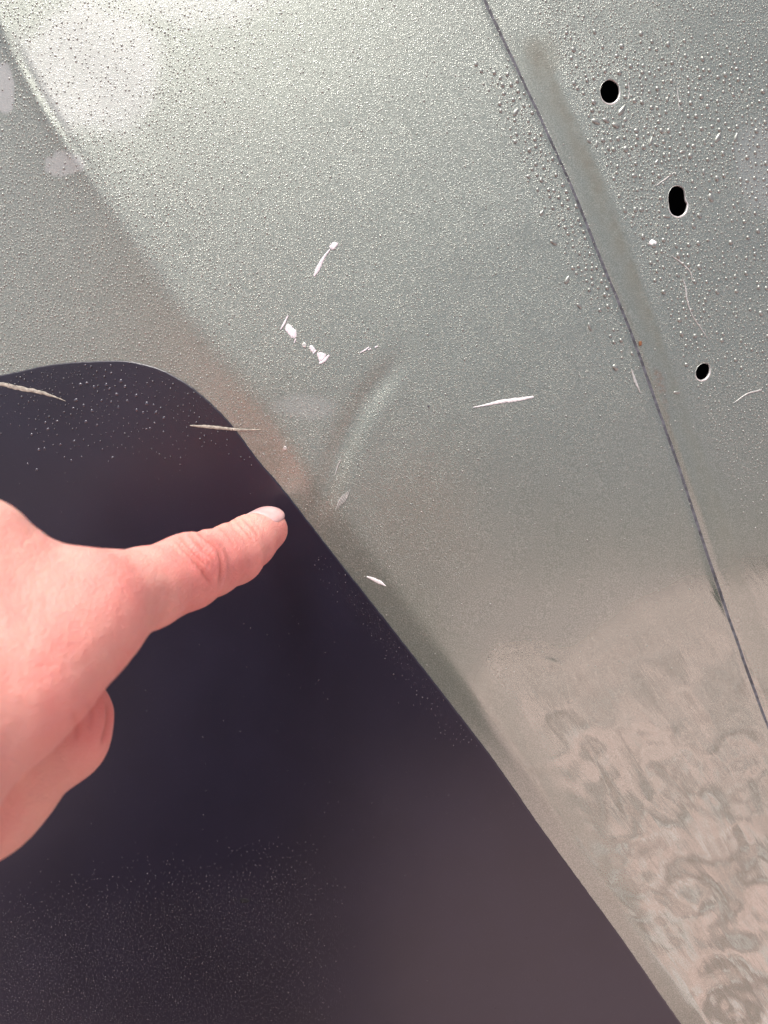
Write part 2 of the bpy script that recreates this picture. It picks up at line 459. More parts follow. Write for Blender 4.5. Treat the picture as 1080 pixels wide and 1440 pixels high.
def surf_l(px, py, off=0.0):
    px = np.asarray(px, float); py = np.asarray(py, float)
    x, y = px_to_local(px, py)
    return np.stack([x, y, relief(x, y) + body_curve(x, y) + off], -1)

# cut rims and the dark cavity behind
for cx, cy, ang, hr in rim_data:
    vs, fs = [], []
    lip = 0.00012 + 0.00036 * np.clip(np.cos(ang - R(-62)), -0.2, 1) ** 1.0  # bright cut-metal lip, widened at lower right to carry the lit edge
    lip = np.maximum(lip, 0.00008)
    prof = [(1.0, -0.00003, 0), (0.75, 0.00003, 0), (0.3, 0.00009, 0), (0.0, 0.00004, 0), (-0.15, -0.00012, -0.00002), (-0.2, -0.0005, -0.00005)]
    for w_, dz, dr in prof:
        rr_ = hr + lip * w_ + dr
        qx = cx + np.cos(ang) * rr_; qy = cy + np.sin(ang) * rr_
        z, _, _ = sheet(cx + np.cos(ang) * hr, cy + np.sin(ang) * hr)
        vs.append(np.stack([qx, qy, z + dz], -1))
    n = len(ang)
    for k in range(len(prof) - 1):
        a = k * n + np.arange(n); b = np.roll(a, -1)
        fs.append(np.stack([a, b, b + n, a + n], -1))
    mesh_obj('hole_rim', np.concatenate(vs), np.concatenate(fs), M_RIM, panel)
def box(name, c, s, mat, parent):
    x, y, z = c; a, b, d = s
    vs = [(x + i * a / 2, y + j * b / 2, z + k * d / 2) for i in (-1, 1) for j in (-1, 1) for k in (-1, 1)]
    fs = [(0, 1, 3, 2), (4, 6, 7, 5), (0, 4, 5, 1), (2, 3, 7, 6), (0, 2, 6, 4), (1, 5, 7, 3)]
    return mesh_obj(name, vs, fs, mat, parent, smooth=False)
# inner frame: a shallow tray closed against the edge of the skin
tx, ty0, ty1, tz = 0.84, -0.59, 0.49, -0.24
vs = [(-tx, ty0, tz), (tx, ty0, tz), (tx, ty1, tz), (-tx, ty1, tz), (-tx, ty0, -0.225), (tx, ty0, -0.225), (tx, ty1, -0.225), (-tx, ty1, -0.225)]
mesh_obj('inner_frame', vs, [(0, 1, 2, 3), (0, 4, 5, 1), (1, 5, 6, 2), (2, 6, 7, 3), (3, 7, 4, 0)], M_INNER, panel, smooth=False)
# added dark sheet behind the badge holes, standing in for the cavity's shade
xs, ys = px_to_local(np.array([780, 1080.]), np.array([40, 600.]))
box('shade_backing', (float(xs.mean()), float(ys.mean()), -0.035), (0.10, 0.14, 0.002), M_INNER, panel)

# ------------------------------------------------------------------ the dark decal
EDGE = smooth_line([(-1150, 1500), (-1000, 1150), (-800, 900), (-600, 745), (-420, 645), (-250, 575), (-120, 540), (0, 516), (60, 506), (130, 503), (175, 505), (220, 517), (262, 540), (300, 572), (330, 605), (362, 648), (400, 692), (466, 777),
                    (530, 858), (588, 932), (650, 1012), (705, 1085), (765, 1172), (830, 1262), (890, 1345), (960, 1447), (1040, 1560), (1150, 1730), (1300, 1960), (1420, 2150)], 900)
EDGE = EDGE + 0.7 * np.stack([fbm(EDGE[:, 0] / 9, EDGE[:, 1] / 9, 3, 88), fbm(EDGE[:, 0] / 9, EDGE[:, 1] / 9, 3, 89)], -1)
ctr = np.array([-980.0, 2150.0])
tt = np.concatenate([[0], 0.012 * np.linspace(0, 1, 10)[1:], 0.012 + (1 - 0.012) * np.linspace(0, 1, 170)[1:] ** 1.15])
tt = np.clip(tt, 0, 0.999)
DP = EDGE[None] * (1 - tt[:, None, None]) + ctr * tt[:, None, None]
dpx, dpy = DP[..., 0], DP[..., 1]
dpt = surf_l(dpx, dpy, 0.00016)
dpt[0, :, 2] -= 0.00004
dpt[..., 2] += 0.0014 * sstep(0.195, 0.24, np.maximum(np.abs(dpt[..., 0]), np.abs(dpt[..., 1])))
skirt = dpt[0].copy(); skirt[:, 2] -= 0.00030
nt, ne = dpx.shape
ids = np.arange(nt * ne).reshape(nt, ne)
DF = np.stack([ids[:-1, :-1], ids[:-1, 1:], ids[1:, 1:], ids[1:, :-1]], -1).reshape(-1, 4)
sk = nt * ne + np.arange(ne)
DF = np.concatenate([DF, np.stack([sk[:-1], sk[1:], ids[0, 1:], ids[0, :-1]], -1)])
ddew = 0.55 * (1 - sstep(560, 660, dpy)) * (0.6 + 0.6 * fbm(dpx / 60, dpy / 60, 3, 51)) + 0.9 * sstep(1290, 1420, dpy + 0.22 * dpx + 30 * pnoise(dpx / 80, dpy / 80, 52)) * (1 - sstep(380, 560, dpx + 40 * pnoise(dpx / 70, dpy / 70, 55)))
eds, _ = poly_dist(dpx.ravel(), dpy.ravel(), EDGE[::6]); eds = np.abs(eds).reshape(dpx.shape)
ddew += 0.5 * gauss(eds - 14, 12) * sstep(780, 860, dpy) * (1 - sstep(960, 1060, dpy))
ddew = np.clip(ddew, 0, 1)
mesh_obj('decal', np.concatenate([dpt.reshape(-1, 3), skirt]), DF[:, ::-1], M_DECAL, panel,
         attrs={'dew': np.concatenate([ddew.ravel(), ddew[0]])})

# ------------------------------------------------------------------ scratches, chips, seam
def ribbon(name, pts, widths, mat, off=0.00012, n=40, rag=0.25, label=None, thick=0.00008, seed=0, parent=None):
    c = smooth_line(pts, n)
    w = np.interp(np.linspace(0, 1, n), np.linspace(0, 1, len(widths)), widths)
    d = np.gradient(c, axis=0); d /= np.linalg.norm(d, axis=1)[:, None]
    nn = np.stack([-d[:, 1], d[:, 0]], -1)
    r1 = 1 + rag * pnoise(np.arange(n) * 0.45, np.full(n, seed + 0.3), 61); r2 = 1 + rag * pnoise(np.arange(n) * 0.5, np.full(n, seed + 7.7), 62)
    rows = []
    for k, t in enumerate((-1.0, -0.55, 0.55, 1.0)):
        q = c + nn * (t * 0.5 * w * (r1 if t < 0 else r2))[:, None]
        rows.append(surf_l(q[:, 0], q[:, 1], off + (thick if abs(t) < 1 else -0.00003)))
    vs = np.concatenate(rows); fs = []
    for k in range(3):
        a = k * n + np.arange(n - 1)
        fs.append(np.stack([a, a + n, a + n + 1, a + 1], -1))
    o = mesh_obj(name, vs, np.concatenate(fs), mat, parent or panel)
    if label: o['label'] = label
    return o

def patch(name, poly, mat, off=0.0001, rag=0.12, label=None, seed=0):
    c = smooth_line(list(poly) + [poly[0]], 48)[:-1]; ct = c.mean(0)
    rr = 1 + rag * pnoise(np.arange(len(c)) * 0.9, np.full(len(c), seed + 0.5), 63)
    rows = []
    for k, t in enumerate((1.0, 0.85, 0.5)):
        q = ct + (c - ct) * (t * rr)[:, None]
        rows.append(surf_l(q[:, 0], q[:, 1], off + (0.00007 if t < 1 else -0.00004)))
    vs = np.concatenate(rows + [surf_l(ct[:1], ct[1:], off + 0.00007)])
    n = len(c); fs = []
    for k in range(2):
        for i in range(n): fs.append((k * n + i, k * n + (i + 1) % n, (k + 1) * n + (i + 1) % n, (k + 1) * n + i))
    for i in range(n): fs.append((2 * n + i, 2 * n + (i + 1) % n, 3 * n))
    o = mesh_obj(name, vs, fs, mat, panel)
    if label: o['label'] = label
    return o

ribbon('scratch', [(441.5, 388), (447, 377), (453, 365), (459, 356), (464, 350)], [1.5, 6, 5, 3, 2], M_CHIP, label='white scratch with a blob at its upper end', seed=1)
patch('paint_chip', [(463, 346), (468, 340), (474, 340), (475, 343), (470, 349), (466, 350)], M_CHIP, seed=2)
ribbon('scratch', [(394.5, 463), (399, 455), (405, 443)], [1.5, 3.0, 1.5], M_CHIP, seed=3)
patch('paint_chip', [(400, 462), (404, 455), (410, 458), (416, 465), (416, 473), (411, 475), (405, 469)], M_CHIP, seed=4, rag=0.25)
ribbon('scratch', [(413.5, 482), (416, 476)], [1.5, 2], M_CHIP, n=10, seed=5)
patch('paint_chip', [(424, 484), (428, 481), (431, 484), (430, 488), (426, 488)], M_FAINT, seed=6)
patch('paint_chip', [(435, 487), (438, 485), (443, 491), (440, 495), (437, 493)], M_CHIP, seed=7)
ribbon('scratch', [(440.5, 497), (444.5, 492)], [2, 2.5], M_CHIP, n=10, seed=8)
patch('paint_chip', [(446, 495), (454, 496), (459, 500), (455, 506), (450, 509), (447, 502)], M_CHIP, seed=9, rag=0.2, label='white wedge shaped paint chip')
ribbon('scratch', [(449, 511), (455, 508), (463, 499)], [2.5, 4, 2.5], M_CHIP, n=16, seed=10)
ribbon('scratch', [(506, 496), (512, 493), (519, 488)], [0.8, 2, 1.6], M_CHIP, n=14, seed=11)
ribbon('scratch', [(518, 492), (522, 490)], [1.6, 1.6], M_CHIP, n=8, seed=12)
ribbon('scratch', [(527, 488.5), (531, 486.5)], [1.6, 1.6], M_CHIP, n=8, seed=13)
ribbon('scratch', [(665, 573), (685, 569), (708, 564), (730, 561.5), (751, 558)], [0.8, 3.0, 5, 5, 2.5], M_CHIPW, n=60, rag=0.5, label='long white scratch right of the dent', seed=14)
ribbon('scratch', [(516, 812), (526, 816), (535, 820), (543, 825)], [2, 5, 5.5, 0.8], M_CHIPW, n=30, rag=0.35, label='short white scratch beside the decal edge', seed=15)
ribbon('scratch', [(262, 598), (290, 600), (325, 603.5), (345, 604.5), (366, 604)], [1.5, 5, 4.2, 3.5, 0.8], M_CREAM, off=0.00028, n=60, rag=0.35, label='cream scratch running off the decal edge', seed=16)
ribbon('scratch', [(-110, 518), (-50, 531), (0, 541.5), (32, 548), (55, 555), (72, 561.5)], [5, 5, 6, 6, 5, 0.6], M_CREAM, off=0.00028, n=60, rag=0.8, label='cream scratch on the upper left of the decal', seed=17)
ribbon('scratch', [(929, 256), (942, 247), (957, 236)], [0.8, 1.8, 1.0], M_FAINT, n=20, seed=18)
ribbon('scratch', [(952, 357), (965, 366), (978, 379), (981, 392)], [0.8, 2.4, 1.8, 0.8], M_FAINT, n=30, seed=19)
ribbon('scratch', [(966, 387), (971, 400), (973, 418), (980, 440), (992, 458), (1003, 475)], [1.2, 2.2, 1.6, 1.2, 1.6, 0.6], M_FAINT, n=40, rag=0.8, seed=20)
ribbon('scratch', [(891, 518), (896, 534), (904, 552)], [1.2, 4, 1.0], M_FAINT, n=24, seed=21)
ribbon('scratch', [(1040, 566), (1060, 553), (1082, 547)], [0.6, 1.6, 2.4], M_FAINT, n=24, rag=0.6, seed=22)
ribbon('scratch', [(891, 108), (892, 122), (890, 132)], [0.7, 1.5, 0.8], M_FAINT, n=16, seed=23)
ribbon('scratch', [(962, 112), (964, 130), (965, 146)], [0.7, 1.5, 0.8], M_FAINT, n=16, seed=24)
ribbon('scratch', [(471, 668), (475, 655), (480, 645)], [0.7, 1.4, 0.8], M_FAINT, n=16, seed=25)
for k in range(5):
    ribbon('scratch', [(472 + 3 * k, 718 - 3 * k), (477 + 3 * k, 704 - 2 * k), (482 + 2.5 * k, 696 - 2 * k)], [0.6, 1.3, 0.6], M_FAINT, n=12, seed=26 + k)
patch('paint_chip', [(918, 337), (923, 333), (929, 337), (927, 341), (920, 341)], M_CHIPW, seed=32)
patch('paint_chip', [(398, 630), (400, 627), (403, 629), (402, 633), (399, 633)], M_FAINT, seed=33)
patch('rust_spot', [(902, 479), (906, 479), (906, 484), (903, 485)], M_SPECK, seed=34)
patch('grime_speck', [(601, 571), (603, 570), (604, 572), (602, 573)], M_SEAM, seed=35)
patch('grime_speck', [(328, 1316), (334, 1312), (343, 1315), (340, 1319), (332, 1320)], M_INNER, off=0.0002, seed=36)
for k, (a, b, l) in enumerate(((205, 1145, 60), (150, 1160, 50))):
    pass
seam = smooth_line([tuple(p) for p in FOLD[::3]], 300)
sw = 4.4 + 1.2 * pnoise(np.arange(12) * 0.7, np.zeros(12), 71)
ribbon('seam', seam[::6], list(sw), M_SEAM, off=0.00003, n=300, rag=0.3, thick=0.00002)

# ------------------------------------------------------------------ water
T = NT('water_over_paint'); M_WATER = T.set(Base_Color=(0.28, 0.30, 0.27), Metallic=0.5, Roughness=0.33, Coat_Weight=1.0, Coat_IOR=1.6, Coat_Roughness=0.02)
T = NT('water_over_film'); M_WATERD = T.set(Base_Color=(0.012, 0.011, 0.024), Roughness=0.25, Coat_Weight=1.0, Coat_IOR=1.6, Coat_Roughness=0.2)
T = NT('water_bead_over_film'); M_WATERB = T.set(Base_Color=(0.05, 0.048, 0.07), Metallic=0.3, Roughness=0.2, Coat_Weight=1.0, Coat_IOR=1.75, Coat_Roughness=0.14)

def drop_template(nseg, rings):
    pts = []
    for r, z in rings: pts += [(r * math.cos(2 * math.pi * (i + 0.5 * 0) / nseg), r * math.sin(2 * math.pi * i / nseg), z) for i in range(nseg)]
    pts.append((0, 0, rings[-1][1] + (0.10 if rings[-1][0] > 0.3 else 0.03)))
    fs = []
    for k in range(len(rings) - 1):
        for i in range(nseg): fs.append((k * nseg + i, k * nseg + (i + 1) % nseg, (k + 1) * nseg + (i + 1) % nseg, (k + 1) * nseg + i))
    top = len(pts) - 1; last = (len(rings) - 1) * nseg
    tri = [(last + i, last + (i + 1) % nseg, top) for i in range(nseg)]
    return np.array(pts), fs, tri

def build_drops(name, P, rad, asp, ang, off, mat, nseg=8):
    rings = [(1.0, -0.10), (0.92, 0.26), (0.58, 0.52)]
    tp, fq, ft = drop_template(nseg, rings)
    n = len(P); k = len(tp)
    base = surf_l(P[:, 0], P[:, 1], off)
    ca, sa = np.cos(ang)[:, None], np.sin(ang)[:, None]
    rm = (rad * MPP)[:, None]
    wob = 1 + 0.12 * rng.normal(size=(n, nseg)); wob = (wob + np.roll(wob, 1, 1)) / 2
    wobv = np.concatenate([np.tile(wob, (1, len(rings))), np.ones((n, 1))], 1)
    lx = tp[None, :, 0] * rm * asp[:, None] * wobv; ly = tp[None, :, 1] * rm / np.sqrt(asp)[:, None] * wobv
    lz = tp[None, :, 2] * rm * (0.85 + 0.3 * rng.random(n))[:, None]
    vx = base[:, None, 0] + lx * ca - ly * sa; vy = base[:, None, 1] + lx * sa + ly * ca; vz = base[:, None, 2] + lz
    V = np.stack([vx, vy, vz], -1).reshape(-1, 3)
    tris = []
    for q in fq: tris += [(q[0], q[1], q[2]), (q[0], q[2], q[3])]
    tris = np.array(tris + ft)
    F = (tris[None] + (np.arange(n) * k)[:, None, None]).reshape(-1, 3)
    o = mesh_obj(name, V, F, mat)
    o.matrix_world = PM
    return o

OCC = np.zeros((1800, 1500), bool)       # occupancy, 1 cell per photo pixel, 180 px margin
def place(cands, dens, rads, gap=0.6):
    out = []
    m = 180
    for (x, y), r in zip(cands, rads):
        i = int(y + m); j = int(x + m)
        if not (10 < i < 1790 and 10 < j < 1490): continue
        q = max(1, int(round(r + gap)))
        if OCC[i - q:i + q + 1, j - q:j + q + 1].any(): continue
        q = max(0, int(round(r)))
        OCC[i - q:i + q + 1, j - q:j + q + 1] = True
        out.append((x, y, r))
    return np.array(out).reshape(-1, 3)
for hp in HOLES:
    hp = np.array(hp); a = hp.min(0).astype(int) - 3 + 180; b = hp.max(0).astype(int) + 3 + 180
    OCC[a[1]:b[1], a[0]:b[0]] = True

def sample(fn, n, box=(-150, 1230, -170, 1600)):
    x = rng.uniform(box[0], box[1], n); y = rng.uniform(box[2], box[3], n)
    k = rng.random(n) < fn(x, y)
    return np.stack([x[k], y[k]], -1)

def in_decal(x, y):
    # left/below of the decal edge
    e = EDGE[::4]
    d, _ = poly_dist(x, y, e)
    return d

def right_field(x, y):
    f, _ = poly_dist(x, y, FOLD)
    bw = 56
    d = sstep(bw, bw + 8, f) * sstep(20, 120, y) * (1 - sstep(330, 600, y + 0.25 * (x - 900)))
    d *= 1 - 0.75 * blob(x, y, 1050, 320, 80, 100, 0, 0.2, 81, 0.5)
    return d
def left_field(x, y):
    f, _ = poly_dist(x, y, FOLD)
    w = 60 - 20 * sstep(250, 450, y)
    d = (1 - sstep(w * 0.55, w, -f)) * sstep(3, 9, -f) * sstep(70, 160, y) * (1 - sstep(330, 560, y))
    return d

# individual larger drops on the silver paint (traced), then sown ones
BIG = [(881, 148, 6, 2.0, -50), (843, 165, 6, 1.3, 30), (858, 163, 5.5, 1.2, 20), (872, 170, 6, 1.25, 5), (886, 204, 5.5, 1.2, 80), (902, 177, 4.5, 1.2, 30), (886, 161, 4, 1.2, -20),
       (1022, 184, 6, 1.8, -55), (1049, 183, 5, 1.7, -75), (1002, 191, 4, 1.5, 80), (1040, 171, 4, 1.1, 0), (1010, 272, 6, 1.6, 70), (993, 298, 5, 1.2, 70), (969, 206, 4, 1.6, -10),
       (931, 197, 4, 1.2, 20), (923, 192, 5, 1.8, -75), (931, 222, 4, 1.6, -65), (984, 313, 4.5, 1.4, 70), (908, 291, 4.5, 1.2, 20), (898, 242, 4.5, 1.2, 10), (944, 300, 4, 1.7, 10),
       (958, 342, 4, 1.3, 60), (960, 384, 4, 1.2, 30), (992, 372, 5, 1.3, 70), (1018, 407, 4.5, 1.3, 70), (844, 197, 4, 1.7, -70), (833, 193, 4, 1.3, 60), (980, 433, 3.5, 1.2, 0), (868, 516, 6, 1.1, 30),
       (957, 551, 4, 1.8, -10), (800, 392, 5, 1.9, -60), (817, 429, 4.5, 1.6, 60), (781, 339, 5, 1.5, 40), (832, 459, 4.5, 1.8, 70), (764, 297, 4, 1.5, -60), (728, 153, 5, 1.8, -60), (746, 245, 4, 1.2, 0),
       (1014, 168, 4, 1.1, 0), (915, 172, 3.6, 1.2, 0), (976, 233, 3.8, 1.2, 50), (884, 292, 4.5, 1.2, 60), (1000, 235, 4, 1.6, 80), (925, 342, 4.5, 1.2, 0)]
DBIG = [(96, 537, 3.2), (106, 535, 2.6), (117, 541, 2.6), (136, 538, 3.0), (141, 544, 2.4), (159, 533, 3.4), (165, 541, 2.8), (152, 552, 3.0), (88, 560, 3.2), (100, 568, 2.6), (84, 572, 2.4), (113, 576, 2.8),
        (103, 592, 3.0), (128, 561, 2.3), (143, 563, 2.0), (154, 571, 2.4), (168, 562, 2.4), (182, 554, 3.0), (198, 566, 3.4), (182, 575, 2.4), (192, 579, 2.0), (211, 579, 2.8), (223, 587, 2.6), (208, 568, 2.0),
        (43, 603, 2.6), (58, 591, 2.2), (39, 593, 2.2), (17, 611, 2.6), (84, 621, 2.6), (62, 626, 2.2), (28, 634, 2.6), (37, 632, 2.2), (79, 650, 2.2), (143, 645, 2.2), (144, 521, 2.0), (104, 508.5, 1.8),
        (24, 664, 2.4), (10, 655, 2.0), (144, 510, 2.0), (202, 602, 2.0), (209, 594, 2.0), (222, 607, 1.8), (196, 603, 1.7), (68, 645, 1.8), (95, 644, 1.6), (120, 597, 1.8)]
rings = [(1.0, -0.14), (1.0, 0.05), (0.95, 0.22), (0.84, 0.38), (0.66, 0.50), (0.42, 0.58), (0.2, 0.62)]
tp, fq, ft = drop_template(20, rings)
def big_drop(x, y, r, asp, ang, off, label, group, k):
    base = surf_l(np.array([x]), np.array([y]), off)[0]
    a = R(-ang); rm = r * MPP * 0.92
    th = np.arctan2(tp[:, 1], tp[:, 0])
    wob = 1 + 0.10 * np.sin(th * 2 + k) + 0.06 * np.sin(th * 3 + k * 1.7)
    # heavier at one end, like a drop about to run
    lx = tp[:, 0] * wob * asp * (1 + 0.0 * th); ly = tp[:, 1] * wob / math.sqrt(asp) * (1 - 0.22 * (asp - 1) * tp[:, 0])
    lz = tp[:, 2] * 0.8 * (1 - 0.15 * (asp - 1) * tp[:, 0])
    vs = np.stack([lx * rm * math.cos(a) - ly * rm * math.sin(a), lx * rm * math.sin(a) + ly * rm * math.cos(a), lz * rm], -1)
    o = mesh_obj('water_droplet', vs, fq + ft, M_WATERB if off > 0 else M_WATER)
    o.matrix_world = PM @ Matrix.Translation(Vector(base))
    tag(o, label, 'water droplet', group)
for k, (x, y, r, asp, ang) in enumerate(BIG):
    hc = [(864, 120, 'top badge hole'), (962, 278, 'middle badge hole'), (996, 521, 'lowest badge hole'), (770, 300, 'left side of the panel seam')]
    a_, b_, nm = min(hc, key=lambda q: math.hypot(x - q[0], y - q[1]))
    wh = 'on the' if 'seam' in nm else ('below the' if y - b_ > abs(x - a_) else 'above the' if b_ - y > abs(x - a_) else 'right of the' if x > a_ else 'left of the')
    shp = 'long slanting' if asp > 1.5 else 'round' if asp < 1.25 else 'oval'
    szs = 'large' if r > 4.5 else 'small'
    big_drop(x, y, r * 0.8, asp, ang, 0.0, f'{szs} {shp} bead of water {wh} {nm}', 'larger water beads on the silver paint', k)
    q = int(r); OCC[int(y) + 180 - q:int(y) + 180 + q, int(x) + 180 - q:int(x) + 180 + q] = True
for k, (x, y, r) in enumerate(DBIG):
    big_drop(x, y, r * 0.85, 1.0 + 0.25 * random.random(), random.uniform(0, 180), 0.00020, ('larger' if r > 2.7 else 'tiny') + ' round bead of water on the dark decal, ' + ('near its top edge' if y < 550 else 'between the two cream scratches' if x > 75 and y < 590 else 'below the left cream scratch' if x < 100 else 'below the middle of its rounded top'), 'water beads on the dark decal', k)
    q = int(r + 1); OCC[int(y) + 180 - q:int(y) + 180 + q, int(x) + 180 - q:int(x) + 180 + q] = True

P = []
c = sample(right_field, 16000, (800, 1230, 0, 700)); P.append(place(c[:500], None, rng.uniform(2.6, 3.8, 500), 1.5))
P.append(place(c[500:], None, np.clip(rng.lognormal(0.55, 0.3, len(c)), 1.1, 2.8), 0.8))
c = sample(left_field, 14000, (640, 960, 0, 700)); P.append(place(c[:120], None, rng.uniform(2.4, 3.3, 120), 1.5))
P.append(place(c[120:], None, np.clip(rng.lognormal(0.45, 0.3, len(c)), 1.1, 2.5), 0.8))
def upper_right(x, y):
    f, _ = poly_dist(x, y, FOLD)
    return sstep(58, 66, f) * (1 - sstep(520, 760, y)) * 0.9
c = sample(upper_right, 60000, (760, 1230, -170, 760)); P.append(place(c, None, np.clip(rng.lognormal(0.12, 0.28, len(c)), 0.8, 1.9), 0.5))
def general(x, y):
    f, _ = poly_dist(x, y, FOLD)
    s, _ = poly_dist(x, y, CREASE)
    dw, fl, di, ru = masks(x, y)
    e = in_decal(x, y)
    return (1 - 0.68 * sstep(230, 450, x)) * (0.15 + 0.85 * dw) * (1 - sstep(500, 800, y) * 0.8) * (1 - np.clip(di * 3, 0, 1)) * sstep(1, 4, e) * (1 - 0.8 * np.clip(fl * 3, 0, 1))
c = sample(general, 100000, (-178, 1000, -170, 960)); P.append(place(c, None, np.clip(rng.lognormal(-0.25, 0.3, len(c)) + 0.35 * (1 - sstep(150, 420, c[:, 0])), 0.5, 1.7), 0.9))
P = np.concatenate(P)
n = len(P)
dewo = build_drops('dew', P[:, :2], P[:, 2], 1 + 0.35 * rng.random(n) ** 2, rng.uniform(-1.9, -1.1, n), 0.0, M_WATER, 6)
tag(dewo, 'fine dew beaded over the upper part of the silver green paint', 'dew', kind='stuff')
print('panel drops', n)
# beads on the decal: rows running down right, and the misted lower strip
Q = []
def dec_top(x, y):
    e = -in_decal(x, y)
    return sstep(2, 5, e) * (1 - sstep(590, 680, y + 0.25 * (150 - x) * (x < 150)))
c = sample(dec_top, 1700, (-100, 420, 490, 700))
u = np.array([0.79, 0.61]); v = np.array([-0.61, 0.79])
cu = c @ u; cv = np.round((c @ v) / 8.0) * 8.0 + rng.normal(0, 0.5, len(c)); sel = c[:, 0] > 110
c[sel] = (cu[:, None] * u + cv[:, None] * v)[sel]
Q.append(place(c, None, np.clip(rng.lognormal(0.05, 0.3, len(c)), 0.7, 1.8), 1.5))
def dec_low(x, y):
    return sstep(1280, 1420, y + 0.22 * x + 25 * pnoise(x / 60, y / 60, 91)) * (1 - sstep(300, 500, x + 50 * pnoise(x / 70, y / 70, 92)))
c = sample(dec_low, 20000, (-150, 560, 1180, 1600)); Q.append(place(c, None, np.clip(rng.lognormal(-0.35, 0.3, len(c)), 0.45, 1.3), 0.8))
def dec_edge(x, y):
    e = -in_decal(x, y)
    return sstep(3, 8, e) * (1 - sstep(25, 45, e)) * 0.5
c = sample(dec_edge, 2500, (440, 720, 780, 1060)); Q.append(place(c, None, np.clip(rng.lognormal(-0.35, 0.3, len(c)), 0.5, 1.1), 1.2))
def sparse(x, y): return (in_decal(x, y) < -4) * 1.0
c = sample(sparse, 260, (-100, 800, 620, 1500)); Q.append(place(c, None, rng.uniform(0.4, 1.0, len(c)), 1.2))
Q = np.concatenate(Q); n = len(Q)
dewd = build_drops('dew', Q[:, :2], Q[:, 2], 1 + 0.2 * rng.random(n), rng.uniform(0, 3, n), 0.00020, M_WATERD, 6)
tag(dewd, 'tiny dew drops misting the top and bottom of the dark decal', 'dew', kind='stuff')
print('decal drops', n)

# ------------------------------------------------------------------ ground (seen mirrored in the paint)
T = NT('pink_gravel')
a1 = T.noise(2.6, 4, 0.6, dist=0.8); a2 = T.noise(7.5, 4, 0.6, dist=0.5); a3 = T.voro(24).outputs['Distance']
g = T.mix(T.ramp(a1, 0.4, 0.6), (0.34, 0.235, 0.225), (0.97, 0.66, 0.63))
g = T.mix(T.math('MULTIPLY', T.ramp(a2, 0.52, 0.62), 0.8), g, (0.97, 0.88, 0.90))
g = T.mix(T.math('MULTIPLY', T.ramp(a3, 0.3, 0.7), 0.4), g, (0.22, 0.16, 0.13))
T.set(Base_Color=g, Roughness=0.9, Normal=T.bump(a2, 0.02))
N = 24
gxs = np.linspace(-1500, 1500, N); gX, gY = np.meshgrid(gxs, gxs, indexing='ij')
gi = np.arange(N * N).reshape(N, N)
gr = mesh_obj('ground', np.stack([gX, gY, np.zeros_like(gX)], -1).reshape(-1, 3),
              np.stack([gi[:-1, :-1], gi[1:, :-1], gi[1:, 1:], gi[:-1, 1:]], -1).reshape(-1, 4), T.m, smooth=False)
tag(gr, kind='structure')

# ------------------------------------------------------------------ the person
def sdf_mesh(prims, h, blend):
    """prims: (a, b, ra, rb, k) round cones, smoothly joined; returns verts, quads (surface nets)"""
    A = np.array([p[0] for p in prims]); B = np.array([p[1] for p in prims]); rm = max(max(p[2], p[3]) for p in prims)
    lo = np.minimum(A, B).min(0) - rm - 4 * h - blend; hi = np.maximum(A, B).max(0) + rm + 4 * h + blend
    dim = np.ceil((hi - lo) / h).astype(int) + 1
    f = np.full(dim, 1.0, np.float32)
    for a, b, ra, rb, k in prims:
        a = np.asarray(a); b = np.asarray(b)
        mr = max(ra, rb) + k * 1.5 + 3 * h
        i0 = np.maximum(0, np.floor((np.minimum(a, b) - mr - lo) / h).astype(int)); i1 = np.minimum(dim, np.ceil((np.maximum(a, b) + mr - lo) / h).astype(int) + 1)
        ax = [lo[c] + h * np.arange(i0[c], i1[c]) for c in range(3)]
        x, y, z = np.meshgrid(*ax, indexing='ij', sparse=True)
        d = b - a; L2 = max(d @ d, 1e-12)
        t = np.clip(((x - a[0]) * d[0] + (y - a[1]) * d[1] + (z - a[2]) * d[2]) / L2, 0, 1)
        dist = np.sqrt((x - a[0] - t * d[0]) ** 2 + (y - a[1] - t * d[1]) ** 2 + (z - a[2] - t * d[2]) ** 2) - (ra + (rb - ra) * t)
        sub = f[i0[0]:i1[0], i0[1]:i1[1], i0[2]:i1[2]]
        hh = np.maximum(k - np.abs(sub - dist), 0) / k
        sub[...] = np.minimum(sub, dist) - hh * hh * k * 0.25
    pos, cells = [], []
    edges = []
    s = f < 0
    for ax in range(3):
        sl0 = [slice(None)] * 3; sl1 = [slice(None)] * 3; sl0[ax] = slice(0, -1); sl1[ax] = slice(1, None)
        e = np.argwhere(s[tuple(sl0)] != s[tuple(sl1)])
        e = e[((e > 0) & (e < dim - 2)).all(1)]
        o = np.zeros(3, int); o[ax] = 1
        f0 = f[tuple(e.T)]; f1 = f[tuple((e + o).T)]
        p = e + (f0 / (f0 - f1))[:, None] * o
        b_, c_ = [(1, 2), (2, 0), (0, 1)][ax]
        ob = np.zeros(3, int); ob[b_] = 1; oc = np.zeros(3, int); oc[c_] = 1
        quad = np.stack([e, e - ob, e - ob - oc, e - oc], 1)
        ids = np.ravel_multi_index(quad.reshape(-1, 3).T, dim).reshape(-1, 4)
        fl = f0 > 0
        ids[fl] = ids[fl][:, ::-1]
        edges.append((ids, p))
    allid = np.concatenate([e[0] for e in edges]); allp = np.concatenate([e[1] for e in edges])
    uq, inv = np.unique(allid.ravel(), return_inverse=True); inv = inv.reshape(-1, 4)
    cnt = np.bincount(inv.ravel(), minlength=len(uq)).astype(float)
    verts = np.stack([np.bincount(inv.ravel(), weights=np.repeat(allp[:, c], 4), minlength=len(uq)) / cnt for c in range(3)], -1)
    return lo + verts * h, inv

